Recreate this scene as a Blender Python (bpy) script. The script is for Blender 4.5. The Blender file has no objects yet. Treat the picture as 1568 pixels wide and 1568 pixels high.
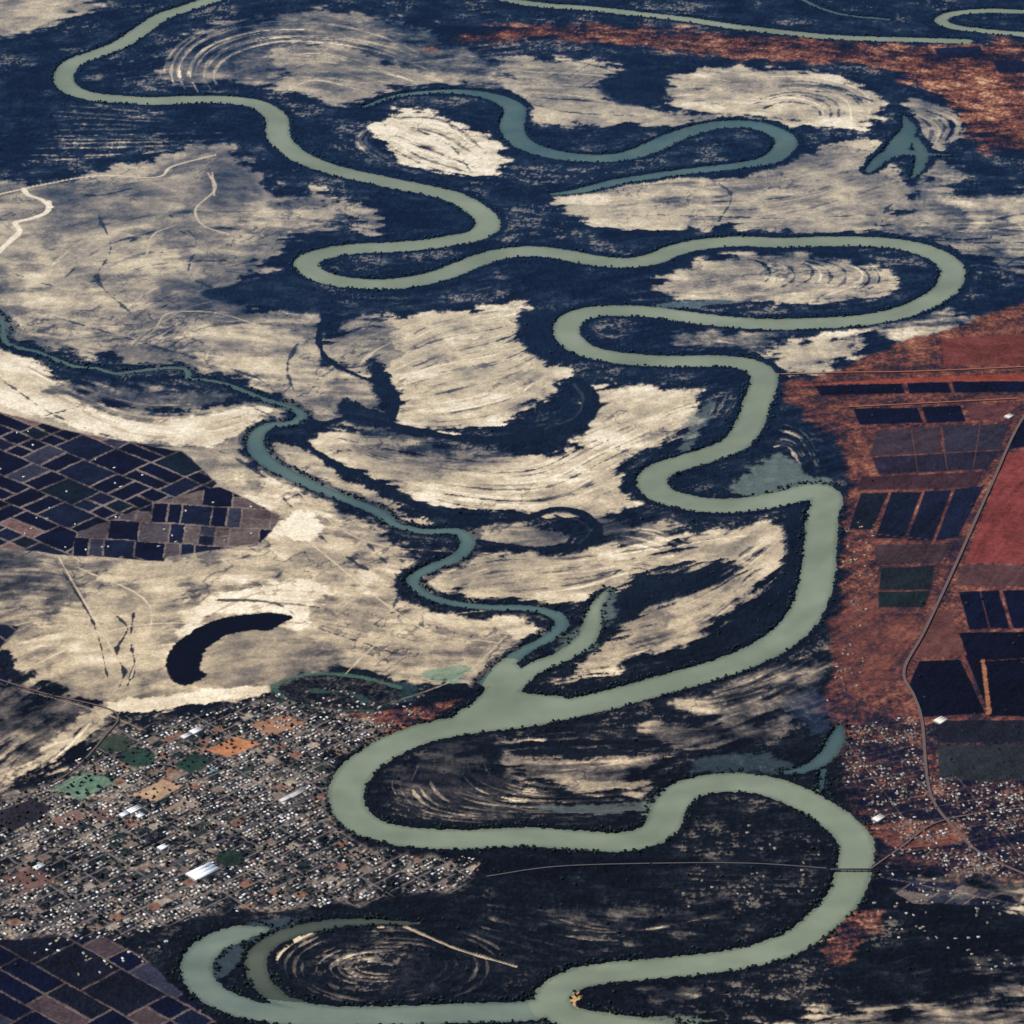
import bpy, numpy as np, math, time
t00=time.time()
rng=np.random.default_rng(7)
f32=np.float32
# ------------------------------------------------------------------ survey -> ground mapping
H=6000.0; A0=math.radians(27.5); F=784/math.tan(math.radians(8.25))
def ang(v): return A0+np.arctan((np.asarray(v,float)-784)/F)
def sxf(v):
    a=ang(v); return H/np.sin(a)*np.cos(a-A0)/F
def syf(v):
    a=ang(v); return H/np.sin(a)**2*np.cos(a-A0)**2/F
def ground(u,v):
    return (np.asarray(u,float)-784)*sxf(v), H/np.tan(ang(v))
ST=1.25; X0=-130.0; X1=1700.0
g=np.arange(X0,X1,ST); N=len(g)
SX=sxf(g).astype(f32); SY=syf(g).astype(f32)
U,V=np.meshgrid(g,g); U=U.astype(f32);V=V.astype(f32)
WX=((U-784)*SX[:,None]).astype(f32); WY=np.repeat((H/np.tan(ang(g))).astype(f32)[:,None],N,1)
# ------------------------------------------------------------------ noise
def perlin(x,y,seed):
    r=np.random.default_rng(seed); n=256
    an=r.random((n,n))*2*np.pi; gxv=np.cos(an).astype(f32).ravel(); gyv=np.sin(an).astype(f32).ravel()
    xi=np.floor(x).astype(np.int32); yi=np.floor(y).astype(np.int32)
    fx=(x-xi).astype(f32); fy=(y-yi).astype(f32)
    u=fx*fx*fx*(fx*(fx*6-15)+10); w=fy*fy*fy*(fy*(fy*6-15)+10)
    xa=xi&255; xb=(xi+1)&255; ya=(yi&255)*256; yb=((yi+1)&255)*256
    i00=ya+xa;i10=ya+xb;i01=yb+xa;i11=yb+xb
    a=gxv[i00]*fx+gyv[i00]*fy; b=gxv[i10]*(fx-1)+gyv[i10]*fy
    c=gxv[i01]*fx+gyv[i01]*(fy-1); d=gxv[i11]*(fx-1)+gyv[i11]*(fy-1)
    return (a+(b-a)*u)+((c+(d-c)*u)-(a+(b-a)*u))*w
def fbm(x,y,sc,octv,seed,gain=.55):
    o=0;amp=1;tot=0
    for k in range(octv):
        o=o+amp*perlin(x/sc*2**k+17.3*k,y/sc*2**k+5.1*k,seed+k); tot+=amp*.5; amp*=gain
    return (o/tot*1.3).astype(f32)
nA=fbm(WX,WY,520,4,1); nB=fbm(WX,WY,130,4,20); nC=fbm(WX,WY,42,3,40,.7); nD=fbm(WX,WY,16,2,60,.8)
nV=fbm(WX+60*nB,WY+90*nB,430,4,75,.55); nW=fbm(WX,WY,900,3,82,.5)
def sstep(x): x=np.clip(x,0,1); return x*x*(3-2*x)
VEIN=sstep((.045-np.abs(nV))/.03)*sstep((nW+.15)*3)
print('noise',time.time()-t00)
def cr(pts,closed=False,n=6):
    p=np.array(pts,float)
    if closed: q=np.vstack([p[-1],p,p[0],p[1]])
    else: q=np.vstack([2*p[0]-p[1],p,2*p[-1]-p[-2]])
    out=[]
    t=np.linspace(0,1,n,endpoint=False)[:,None]
    for k in range(1,len(q)-2):
        a,b,c,d=q[k-1],q[k],q[k+1],q[k+2]
        out.append(.5*((2*b)+(-a+c)*t+(2*a-5*b+4*c-d)*t**2+(-a+3*b-3*c+d)*t**3))
    if not closed: out.append(q[-2][None])
    return np.vstack(out)
def newfield(val=400.): return np.full((N,N),val,f32)
def win(x1,x2,y1,y2,R):
    vm=(y1+y2)/2; s1=float(sxf(vm)); s2=float(syf(vm))
    i0=max(0,int((min(x1,x2)-R/s1-X0)/ST)); i1=min(N,int((max(x1,x2)+R/s1-X0)/ST)+2)
    j0=max(0,int((min(y1,y2)-R/s2-X0)/ST)); j1=min(N,int((max(y1,y2)+R/s2-X0)/ST)+2)
    return i0,i1,j0,j1,s1,s2
def line_sd(P,hw,fld,maxd=60,closed=False):
    P=np.asarray(P,float); hw=np.broadcast_to(np.asarray(hw,float),(len(P),))
    m=len(P) if closed else len(P)-1
    for k in range(m):
        x1,y1=P[k]; x2,y2=P[(k+1)%len(P)]; w1=hw[k]; w2=hw[(k+1)%len(P)]
        i0,i1,j0,j1,s1,s2=win(x1,x2,y1,y2,maxd+max(w1,w2))
        if i0>=i1 or j0>=j1: continue
        ax=(g[i0:i1]-x1)[None,:]*s1; ay=(g[j0:j1]-y1)[:,None]*s2
        bx=(x2-x1)*s1; by=(y2-y1)*s2; L=bx*bx+by*by+1e-9
        t=np.clip((ax*bx+ay*by)/L,0,1)
        d=np.hypot(ax-bx*t,ay-by*t)-(w1+(w2-w1)*t)
        s=fld[j0:j1,i0:i1]; np.minimum(s,d,out=s,casting='unsafe')
    return fld
def poly_sd(P,maxd=120):
    P=np.asarray(P,float); d=line_sd(P,0,newfield(maxd),maxd,True)
    ins=np.zeros((N,N),bool)
    for k in range(len(P)):
        x1,y1=P[k]; x2,y2=P[(k+1)%len(P)]
        if y1==y2: continue
        c=np.where((y1>g)!=(y2>g))[0]
        if len(c)==0: continue
        xc=x1+(g[c]-y1)*(x2-x1)/(y2-y1)
        ins[c]^=(g[None,:]<xc[:,None])
    return np.where(ins,-d,d)
# ------------------------------------------------------------------ waterways (traced)
main_up=[(420,-60),(350,-12),(300,8),(250,25),(215,48),(185,68),(150,82),(115,95),(100,110),(98,125),(110,138),(140,148),(180,152),(230,155),(290,153),(340,153),(380,157),(405,165),(424,182),(425,205),(435,222),(455,238),(480,250),(520,263),(560,272),(610,283),(660,293),(695,302),(725,318),(745,335),(745,350),(725,362),(690,369),(650,375),(600,379),(550,381),(510,386),(478,395),(469,405),(478,417),(500,427),(540,434),(590,436),(640,430),(680,420),(720,404),(760,391),(810,385),(860,390),(910,399),(960,403),(1000,397),(1030,385),(1070,375),(1130,370),(1200,372),(1270,370),(1340,371),(1390,377),(1430,389),(1455,407),(1458,425),(1445,447),(1410,468),(1370,482),(1310,492),(1240,496),(1170,497),(1100,492),(1040,484),(980,477),(920,477),(885,484),(869,498),(870,515),(887,532),(915,543),(970,551),(1030,554),(1090,553),(1140,557),(1166,570),(1170,585),(1160,615),(1148,650),(1125,680),(1085,697),(1040,710),(1008,723),(998,740),(1012,757),(1050,769),(1100,775),(1150,772),(1200,763),(1245,752),(1266,762),(1260,790),(1256,830),(1252,880),(1240,925),(1215,963),(1175,993),(1120,1018),(1060,1037),(1000,1053),(940,1070),(880,1084),(820,1097),(750,1106),(690,1114),(640,1126),(590,1148),(552,1175),(532,1205),(532,1235),(552,1260),(590,1276),(650,1284),(720,1286),(800,1282),(870,1286),(940,1290),(985,1284),(1014,1265),(1025,1238),(1045,1214),(1085,1201),(1140,1199),(1190,1208),(1240,1230),(1285,1260),(1311,1292),(1308,1330),(1295,1370),(1265,1405),(1220,1440),(1165,1461),(1100,1474),(1020,1482),(950,1488),(890,1497),(858,1512),(846,1534),(868,1556),(930,1568),(1020,1582),(1150,1610),(1300,1690)]
loopb=[(846,1540),(800,1549),(700,1552),(600,1556),(500,1557),(430,1554),(370,1543),(325,1522),(301,1492),(306,1465),(330,1443),(365,1430),(400,1424)]
innerb=[(640,1414),(560,1412),(500,1416),(440,1430),(400,1455),(392,1485),(412,1518),(455,1540),(520,1552)]
topr=[(600,-45),(760,-4),(830,8),(900,13),(980,22),(1050,30),(1130,42),(1200,50),(1270,57),(1340,60),(1420,62),(1480,64)]
topr2=[(1700,16),(1568,18),(1510,17),(1462,21),(1441,30),(1455,40),(1500,47),(1568,53),(1700,62)]
topr3=[(1230,0),(1260,14),(1300,24),(1360,30)]
ox=[(555,165),(600,149),(650,142),(710,141),(760,150),(788,167),(784,195),(800,220),(850,237),(910,243),(960,239),(1000,225),(1040,207),(1090,193),(1150,191),(1193,205),(1203,222),(1180,244),(1130,254),(1060,262),(1000,270),(940,280),(890,292),(848,298)]
oxw=[14,20,26,34,46,54,60,56,52,50,50,60,54,50,50,52,56,52,40,36,36,36,30,16]
trib=[(-60,440),(0,488),(10,525),(60,540),(110,560),(150,565),(175,572),(200,570),(250,564),(283,566),(290,580),(315,582),(350,590),(400,610),(445,624),(462,636),(448,648),(412,652),(392,668),(395,692),(420,715),(470,740),(530,765),(580,785),(606,804),(650,814),(700,814),(716,830),(702,852),(660,870),(634,887),(642,905),(680,921),(740,930),(810,932),(850,942),(860,957),(840,977),(800,998),(770,1022),(752,1045)]
tribw=[14]*8+[14,14,13,13,14,16,18,22,22,24,32,36,34,32,26,26,22,22,24,28,28,26,26,22,20,20,22,26,26,24,24,30,40]
br=[(930,905),(912,930),(905,960),(892,985),(855,1008),(815,1025),(780,1050),(745,1085)]
brw=[8,22,34,38,34,36,50,60]
conf=[(775,1012),(812,1040),(790,1058),(880,1072),(840,1096),(700,1112),(695,1096),(735,1066)]
sm=cr(main_up); wm=np.interp(sm[:,1],[0,120,200,560,700,900,1100,1300,1568],[44,50,56,55,58,62,60,56,52])
def iw(P,w): return np.interp(np.arange(len(cr(P))),np.arange(len(w))*6,w)
sdM=newfield(); line_sd(sm,wm,sdM)
sdM=np.minimum(sdM,poly_sd(cr(conf,True,4),60))
line_sd(cr(br),iw(br,brw),sdM)
sdL=newfield(); line_sd(cr(loopb),np.interp(np.arange(len(cr(loopb))),[0,50,66,72],[50,48,44,20]),sdL)
sdT=newfield(); line_sd(cr(topr),36,sdT); line_sd(cr(topr2),34,sdT)
sdR=newfield(); line_sd(cr(trib),iw(trib,tribw),sdR)
sdO=newfield(); line_sd(cr(ox),iw(ox,oxw),sdO); line_sd(cr(topr3),14,sdO)
sdK=newfield()
for P,w in (([(1384,178),(1392,196),(1380,218),(1368,236)],[10,34,56,52]),([(1330,262),(1348,245),(1372,232),(1410,236),(1462,238)],[20,38,42,26,6]),([(1398,212),(1412,235),(1407,258),(1398,272)],[28,32,26,10])):
    line_sd(cr(P),iw(P,w),sdK)
for P,w in (([(1286,1112),(1280,1135),(1262,1162),(1232,1178),(1200,1184)],[14,30,30,22,12]),([(1262,1180),(1255,1210)],[10,10])):
    line_sd(cr(P),iw(P,w),sdK)
sdI=newfield(); line_sd(cr(innerb),np.interp(np.arange(len(cr(innerb))),[0,12,30,48],[8,26,34,24]),sdI)
edge=(nD*4.5+nC*5.5)
sdW=np.minimum.reduce([sdM,sdL,sdT,sdR,sdO,sdI,sdK])
print('water',time.time()-t00)
# ------------------------------------------------------------------ scroll-bar families (A curve, B curve, count, sign, strength, breakup)
fam=[([(262,150),(248,105),(275,62),(345,32),(440,18)],[(350,150),(335,115),(365,84),(440,66),(540,72)],10,1,.42,.5),
([(400,38),(500,38),(600,60),(690,100)],[(430,150),(480,128),(550,138),(600,142)],10,1,.26,.6),
([(1140,105),(1260,112),(1348,142),(1352,205)],[(1150,182),(1195,160),(1238,168),(1245,195)],9,-1,.36,.3),
([(1010,112),(1060,104),(1130,112)],[(1020,165),(1080,160),(1140,176)],6,-1,.3,.6),
([(1400,150),(1478,182),(1455,232)],[(1388,175),(1422,200),(1410,236)],6,-1,.36,.3),
([(600,178),(690,188),(768,252)],[(588,222),(640,254),(725,272)],10,-1,.4,.4),
([(1118,392),(1160,404),(1168,425),(1128,450)],[(1290,398),(1355,416),(1358,440),(1300,458)],10,-1,.36,.3),
([(1030,425),(1120,388),(1260,388),(1365,420)],[(1030,452),(1120,462),(1260,463),(1360,440)],5,-1,.2,.7),
([(588,545),(660,497),(750,476),(805,468)],[(612,652),(700,656),(800,630),(866,575)],19,-1,.30,.5),
([(500,668),(640,697),(800,706),(905,660),(1060,608)],[(560,732),(700,778),(850,788),(960,742),(1045,672)],12,-1,.32,.6),
([(660,890),(740,858),(900,848),(1080,822),(1190,808)],[(720,915),(800,915),(880,905),(940,885),(1000,870)],8,-1,.24,.6),
([(960,915),(1080,880),(1190,812)],[(890,1038),(1060,985),(1206,850)],12,-1,.28,.6),
([(600,1180),(590,1215),(640,1255),(800,1266),(980,1262)],[(770,1155),(790,1185),(870,1206),(1000,1200)],12,1,.44,.6),
([(780,1128),(900,1122),(1160,1118)],[(790,1185),(900,1178),(1010,1165)],8,1,.28,.8),
([(620,1405),(740,1435),(880,1478)],[(860,1395),(980,1425),(1130,1395)],8,1,.28,.9),
([(500,1392),(700,1372),(950,1380),(1240,1395)],[(770,1345),(900,1332),(1150,1330),(1280,1348)],7,1,.12,1.0),
([(-60,520),(90,612),(200,672),(330,678),(425,640)],[(20,545),(120,588),(220,612),(320,610),(398,602)],8,-1,.28,.5),
([(-60,158),(150,165),(385,182)],[(-60,256),(150,252),(330,230)],11,1,.3,1.0),
([(850,305),(1000,284),(1180,268),(1345,224)],[(900,342),(1050,352),(1200,352),(1388,300)],9,-1,.2,.7),
([(40,420),(120,352),(250,322),(400,325)],[(230,565),(320,505),(430,500),(500,540)],13,-1,.18,.8),
([(1400,330),(1480,342),(1568,328),(1700,330)],[(1440,422),(1500,410),(1568,420),(1700,415)],8,-1,.34,.5),
([(-60,1240),(40,1150),(150,1082)],[(-60,1110),(20,1075),(90,1065)],8,-1,.3,.5),
([(20,1195),(90,1150),(130,1100)],[(40,1205),(120,1160),(165,1120)],4,-1,.3,.4),
([(500,520),(560,495),(600,500)],[(560,580),(580,560),(600,540)],6,-1,.24,.6),
([(1190,640),(1235,660),(1268,718)],[(1185,690),(1205,690),(1225,712)],6,1,.5,.4),
([(1150,1600),(1300,1548),(1500,1545),(1700,1550)],[(1200,1640),(1350,1590),(1500,1585),(1700,1590)],4,-1,.3,.6),
([(930,800),(1000,808),(1045,828)],[(900,835),(960,840),(1010,845)],4,1,.3,.6),
([(300,935),(400,895),(520,905)],[(340,1010),(430,960),(600,985)],6,-1,.16,.7),
([(760,92),(900,95),(1000,120)],[(790,160),(860,175),(1000,185)],7,-1,.3,.6),
([(1350,1470),(1450,1440),(1568,1450)],[(1400,1540),(1480,1520),(1568,1525)],6,1,.25,1.0),
([(540,455),(640,455),(760,420),(860,410)],[(560,475),(680,465),(780,450),(860,440)],4,1,.18,1.0),
([(480,300),(560,300),(640,318),(700,345)],[(480,365),(540,350),(600,350),(650,362)],6,1,.14,1.0),
([(990,512),(1060,530),(1130,540)],[(1060,505),(1120,515),(1190,518)],4,1,.3,.9),
([(1100,600),(1080,640),(1040,680)],[(1140,600),(1120,645),(1080,680)],4,1,.2,.8),
([(130,110),(200,90),(290,40)],[(180,142),(300,140),(370,145)],5,1,.1,1.0),
([(560,190),(540,220),(600,260),(700,280)],[(575,195),(560,220),(610,248),(700,268)],3,1,.2,.8),
([(860,200),(930,208),(1010,190)],[(870,228),(920,232),(980,215)],4,1,.14,.9),
([(1060,1060),(1130,1045),(1240,1000)],[(1100,1105),(1180,1080),(1260,1040)],7,1,.28,.9),
([(560,60),(700,70),(820,50)],[(640,120),(760,95),(900,85)],6,1,.2,.9),
([(1230,780),(1225,860),(1190,930),(1090,1000)],[(1205,790),(1205,860),(1160,925),(1060,985)],4,1,.2,.8),
([(480,450),(600,470),(760,455)],[(440,480),(520,485),(620,478)],4,1,.22,.8)]
def famlines(A,B,n):
    a=cr(A,n=24);b=cr(B,n=24)
    ra=np.linspace(0,1,len(a)); rb=np.linspace(0,1,len(b)); r=np.linspace(0,1,30)
    a=np.stack([np.interp(r,ra,a[:,k]) for k in (0,1)],-1); b=np.stack([np.interp(r,rb,b[:,k]) for k in (0,1)],-1)
    out=[]
    for k in range(n):
        t=(k+.5+rng.uniform(-.42,.42))/n; tt=t+np.sin(r*rng.uniform(2,5)+rng.uniform(0,6))*.35/n
        i0=rng.integers(0,7); i1=30-rng.integers(0,7)
        out.append((a+(b-a)*tt[:,None])[i0:i1])
    return out
FL=[(famlines(A,B,n),s,k,bk) for A,B,n,s,k,bk in fam]
rings=[]
for r in np.linspace(.18,1.12,11):
    s0=rng.uniform(0,6); t=np.linspace(s0,s0+rng.uniform(3.2,5.6),40); rr=r+.03*np.sin(2*t+r*5)
    rings.append(np.stack([600+165*rr*np.cos(t)-25*(1-r),1484+60*rr*np.sin(t)],-1))
FL.append((rings,1,.34,.6))
# ------------------------------------------------------------------ flow guides
guides=[[(620,110),(680,115),(760,100)],[(760,120),(900,120),(1000,140)],[(840,312),(960,292),(1100,282),(1200,290),(1360,290)],[(180,470),(300,440),(400,400)],[(0,300),(150,270),(330,225)],[(0,10),(150,5)],
[(270,1000),(300,950),(400,910),(480,900)],[(320,1010),(400,965),(520,950)],[(100,890),(130,950),(180,1040)],[(520,800),(580,850),(620,900)],[(430,770),(470,860),(560,920),(720,950)],[(200,1080),(400,1058),(560,1020)],[(0,1120),(60,1080),(140,1080)],
[(440,690),(520,735),(610,775),(690,808)],[(340,560),(440,570),(520,630)],[(0,470),(150,490),(300,500),(500,500)],[(60,300),(200,280),(260,330),(240,400)],[(100,420),(200,400),(330,440)],[(330,240),(380,280),(395,320)],
[(1100,1060),(1200,1030),(1250,1010)],[(640,70),(800,50),(1000,60),(1300,85),(1480,150)],[(1200,600),(1400,575),(1568,570)],[(1560,640),(1460,870),(1385,1030)],[(0,720),(150,780)],[(1350,1400),(1450,1420),(1568,1430)],[(820,480),(850,530),(840,570)],[(540,300),(600,320),(680,350)],[(520,400),(600,405),(680,395)],[(900,420),(980,440),(1000,460)],[(400,250),(470,310),(460,370)]]
D1=np.zeros((N,N),f32);D2=np.zeros((N,N),f32)
def splat(P,w=1.0):
    for k in range(len(P)-1):
        dx,dy=P[k+1]-P[k]; L=math.hypot(dx,dy)
        if L<1e-6: continue
        n=max(1,int(L/3)); a2=2*math.atan2(dy,dx)
        for q in range(n):
            x,y=P[k]+(P[k+1]-P[k])*(q/n); i=int((x-X0)/ST); j=int((y-X0)/ST)
            if 0<=i<N and 0<=j<N: D1[j,i]+=w*math.cos(a2);D2[j,i]+=w*math.sin(a2)
for G in guides: splat(cr(G))
for L_,_,_,_ in FL:
    for P in L_: splat(P,.5)
for G in (main_up,loopb,topr,ox,trib,innerb): splat(cr(G),.6)
fy_=np.fft.fftfreq(N)[:,None]; fx_=np.fft.rfftfreq(N)[None,:]; f2=fy_**2+fx_**2
def blur(Fa,s): return np.fft.irfft2(Fa*np.exp(-2*np.pi**2*f2*s*s),s=(N,N)).astype(f32)
FD=[np.fft.rfft2(a) for a in (D1,D2)]
ca=np.zeros((N,N),f32);sa=np.zeros((N,N),f32)
for s,w in ((5,1.0),(14,1.0),(40,.5),(130,.3)):
    ca+=blur(FD[0],s)*s*s*w; sa+=blur(FD[1],s)*s*s*w
th=.5*np.arctan2(sa,ca)+nB*.2+nA*.1
vx=np.cos(th).astype(f32).ravel(); vy=np.sin(th).astype(f32).ravel()
w1=rng.standard_normal((N,N)).astype(f32); W=np.fft.rfft2(w1)
n1=blur(W,.6); n1/=n1.std(); n2=blur(W,1.8); n2/=n2.std(); n3=blur(np.fft.rfft2(rng.standard_normal((N,N)).astype(f32)),4.5); n3/=n3.std()
n1=n1.ravel();n2=n2.ravel();n3=n3.ravel()
jj,ii=np.meshgrid(np.arange(N,dtype=f32),np.arange(N,dtype=f32),indexing='ij'); jj=jj.ravel();ii=ii.ravel()
s1=np.zeros(N*N,f32);s2=np.zeros(N*N,f32);s3=np.zeros(N*N,f32)
for sg in (1,-1):
    px=ii.copy();py=jj.copy();pvx=vx*sg;pvy=vy*sg
    for k in range(26):
        idx=np.clip(py+.5,0,N-1).astype(np.int32)*N+np.clip(px+.5,0,N-1).astype(np.int32)
        if k<8: s1+=n1[idx]
        if k<17: s2+=n2[idx]
        s3+=n3[idx]
        cx=vx[idx];cy=vy[idx]; sgn=np.where(cx*pvx+cy*pvy<0,-1,1).astype(f32)
        pvx=cx*sgn;pvy=cy*sgn; st=1.1 if k<12 else 2.0
        px+=pvx*st;py+=pvy*st
def nrm(a): a=a.reshape(N,N); return (a-a.mean())/a.std()
s1=nrm(s1);s2=nrm(s2);s3=nrm(s3)
STK=(s1*.55+s2*.7+s3*.5); STK/=STK.std(); STK=np.tanh(STK*.9)*1.25
STS=np.tanh((s1*.3+s2*.6+s3*.9)*np.clip(.95+.7*nW+.5*nA,.35,1.8)*.9)*1.3
print('lic',time.time()-t00)
# ------------------------------------------------------------------ land cover value T (0 dense bush .. 1 pale silt)
nE=fbm(WX+5000,WY,260,3,99,.5)
fleck=sstep((nC*.9+nD*.8+STK*.4-.2)/.5)*sstep((nA*.7+nE*.9+.0)/.5)
T=.09+.06*nC+.05*nD+.045*STK+.07*nB+.07*nA+.05*nE+.26*fleck
def sand(P,bias=.62,fe=40,nz=22,stk=16,con=1.0,k=1.0,smooth=True,sc=.08):
    global T
    sd=poly_sd(cr(P,True,5) if smooth else P,160)
    m=sstep((-sd+6+nB*nz*1.5+nC*14+nD*6+(STK*.3+STS*.5)*stk)/(fe*.9)+.5)*k
    T=T+(bias-.05+con*(STS*sc+.17*nA+.13*nB+.06*nC+.035*nD)-T)*m
sand([(-130,-130),(160,-130),(150,5),(110,22),(50,45),(-130,70)],.62,90,60,25)
sand([(300,60),(400,28),(520,20),(640,40),(720,80),(820,92),(930,105),(945,150),(900,165),(820,150),(780,135),(700,128),(600,140),(520,160),(440,140),(350,128),(270,130),(250,90)],.4,70,60,45,1.4)
sand([(430,70),(520,72),(600,100),(660,125),(600,140),(520,158),(430,130)],.58,60,50,40)
sand([(760,90),(880,95),(950,110),(920,140),(960,160),(1010,170),(1150,178),(1240,190),(1180,195),(1040,190),(900,190),(820,182),(800,150)],.64,50,50,40)
sand([(1020,125),(1070,105),(1200,110),(1300,128),(1340,160),(1322,195),(1225,192),(1150,178),(1060,172),(1015,152)],.74,50,40,35,1.2)
sand([(590,182),(640,172),(700,195),(752,215),(768,250),(740,270),(680,262),(612,240),(585,210)],.9,40,34,40,1.0)
sand([(845,308),(920,288),(1050,272),(1150,268),(1220,240),(1290,216),(1345,222),(1362,258),(1395,280),(1390,310),(1345,352),(1240,356),(1100,346),(960,352),(880,332)],.66,36,36,30)
sand([(860,310),(960,300),(1060,320),(1040,348),(960,350),(890,332)],.84,50,40,22,.8,.7)
sand([(1395,150),(1475,180),(1455,225),(1420,232),(1405,200)],.66,40,20,20,1.2)
sand([(1405,245),(1470,262),(1470,300),(1700,300),(1700,430),(1540,410),(1490,395),(1430,370),(1360,350),(1400,300)],.48,50,60,25,1.3)
sand([(1455,305),(1568,310),(1700,300),(1700,350),(1568,345),(1480,335)],.68,50,50,25,1.3)
sand([(-130,290),(80,280),(200,255),(330,222),(395,262),(430,310),(480,295),(520,320),(440,365),(400,420),(320,450),(380,468),(490,488),(492,540),(530,575),(600,600),(590,640),(530,648),(470,640),(400,598),(320,572),(200,556),(60,530),(-130,480)],.59,50,60,22,1.1)
sand([(50,480),(60,400),(140,350),(230,360),(300,420),(290,470),(400,500),(480,540),(500,620),(400,590),(250,530),(100,510)],.74,120,90,20,1,.65)
sand([(0,300),(60,290),(80,330),(40,380),(-40,400),(-60,320)],.6,60,50,10,.8,.7)
sand([(330,250),(380,270),(395,300),(350,330),(320,300)],.38,60,40,20,.8,.8)
sand([(60,290),(160,280),(250,300),(200,340),(90,350)],.42,90,60,20,.8,.7)
sand([(250,430),(330,445),(400,480),(330,490),(240,470)],.32,60,40,10,.9,.7)
sand([(1000,445),(1040,415),(1100,396),(1180,388),(1270,396),(1335,410),(1362,430),(1340,455),(1200,463),(1080,460)],.68,45,34,30,1.2)
sand([(540,320),(552,310),(575,325),(592,345),(575,358),(555,350)],.6,30,30,50)
sand([(410,310),(480,298),(520,325),(480,360),(410,370)],.5,60,50,50,1.4,.8)
sand([(510,515),(580,490),(700,480),(805,464),(800,520),(862,562),(862,590),(825,620),(740,652),(650,662),(604,645),(612,598),(565,575),(510,545)],.86,30,24,26,.9)
sand([(508,510),(590,490),(600,560),(560,570),(515,550)],.45,40,30,20,1,.8)
sand([(912,597),(1050,600),(1068,622),(1040,672),(982,692),(945,740),(965,775),(880,790),(780,786),(700,778),(610,750),(500,700),(490,668),(570,664),(650,690),(780,702),(880,684),(912,640)],.8,34,34,28,1.0)
sand([(930,605),(1040,602),(1060,625),(1020,665),(940,690),(900,680)],.95,40,40,15,.8,.7)
sand([(560,655),(640,672),(700,690),(800,690),(760,712),(640,712),(540,690)],.48,50,30,22,1.2,.7)
sand([(415,680),(460,690),(530,735),(600,772),(660,808),(600,790),(520,755),(440,715)],.66,16,14,10)
sand([(720,815),(790,806),(850,812),(870,832),(800,838),(740,830)],.54,20,14,16)
sand([(930,800),(1000,808),(1040,825),(1000,840),(940,835)],.46,50,30,40,1.3)
sand([(655,892),(730,852),(850,848),(940,838),(1080,818),(1185,802),(1203,840),(1185,880),(1120,935),(1050,985),(950,1020),(880,1038),(840,1035),(930,975),(950,915),(880,925),(800,918),(720,915)],.74,40,30,30)
sand([(1040,920),(1130,870),(1190,815),(1200,840),(1180,880),(1110,930),(1040,970)],.88,50,30,22,.8,.7)
sand([(-130,500),(40,555),(130,602),(250,632),(400,618),(428,640),(385,652),(380,700),(440,742),(560,802),(618,842),(606,900),(660,942),(800,955),(812,975),(762,1015),(742,1045),(640,1040),(520,1025),(430,1048),(400,1068),(200,1085),(100,1062),(20,1010),(-130,960),(-130,600)],.68,35,40,14)
sand([(-60,520),(60,560),(120,610),(190,645),(300,640),(400,622),(400,640),(330,680),(200,675),(80,640),(-60,590)],1.0,26,15,14,.7,.9)
sand([(380,740),(440,745),(500,800),(560,860),(540,920),(420,890),(300,900),(130,890),(200,860),(380,850),(420,800)],.88,90,70,14,.8,.8)
sand([(280,960),(300,930),(400,895),(500,900),(470,940),(440,965),(380,935),(310,950),(265,1000),(250,1000)],1.03,40,30,14,.6,.9)
sand([(330,1015),(345,985),(400,972),(430,960),(450,1000),(400,1040),(340,1045)],.64,24,20,14,.7,.9)
sand([(60,600),(130,590),(260,600),(380,600),(300,625),(180,625)],.4,50,30,25,1.2,.8)
sand([(440,1000),(520,960),(620,965),(640,1000),(560,1020),(460,1035)],.54,60,50,14,1.2,.7)
sand([(-130,860),(60,850),(120,900),(100,950),(0,1000),(-130,980)],.4,90,70,14,1.4,.75)
sand([(150,900),(300,900),(260,960),(240,1060),(120,1060),(60,1010),(90,950)],.8,90,70,14,.9,.7)
sand([(-130,1040),(60,1070),(175,1085),(150,1130),(100,1165),(30,1195),(-130,1230)],.52,50,50,30,1.5)
sand([(150,1080),(175,1085),(110,1150),(60,1180),(30,1185),(90,1130)],.82,30,15,10)
sand([(175,1075),(280,1064),(400,1052),(410,1062),(300,1078),(190,1092)],.95,14,6,4,.5)
sand([(780,1140),(840,1150),(1000,1155),(1005,1190),(940,1212),(860,1205),(800,1195)],.54,50,40,40,1.5)
sand([(1000,1110),(1170,1112),(1160,1135),(1020,1140)],.42,50,30,30,1.3)
sand([(620,1170),(700,1150),(760,1200),(850,1225),(800,1250),(680,1245),(610,1215)],.2,80,60,50,1.2,.8)
sand([(1050,1050),(1150,1025),(1255,1005),(1260,1060),(1170,1110),(1080,1095)],.36,80,60,30,2.0,.9)
sand([(1185,530),(1260,520),(1340,505),(1310,545),(1250,570),(1205,572)],.86,50,50,40,1.2)
sand([(1340,490),(1420,480),(1500,490),(1440,515),(1340,520)],.42,60,60,20,2)
sand([(1040,515),(1180,512),(1160,535),(1060,530)],.36,60,50,30,2.2,.8)
sand([(860,1400),(1000,1410),(1100,1380),(1090,1400),(980,1430),(900,1425)],.26,70,40,50,1.6,.8)
sand([(1150,1600),(1230,1560),(1320,1545),(1420,1540),(1700,1550),(1700,1700),(1150,1700)],.56,60,30,30,1.4)
sand([(1470,1480),(1568,1460),(1700,1460),(1700,1520),(1520,1510)],.34,80,60,30,2)
sand([(1410,1345),(1500,1340),(1568,1350),(1700,1350),(1700,1390),(1480,1375)],.47,50,50,20,1.8)
sand([(980,1510),(1050,1512),(1060,1535),(1000,1535)],.5,30,20,10,1.4,.7)
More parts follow.
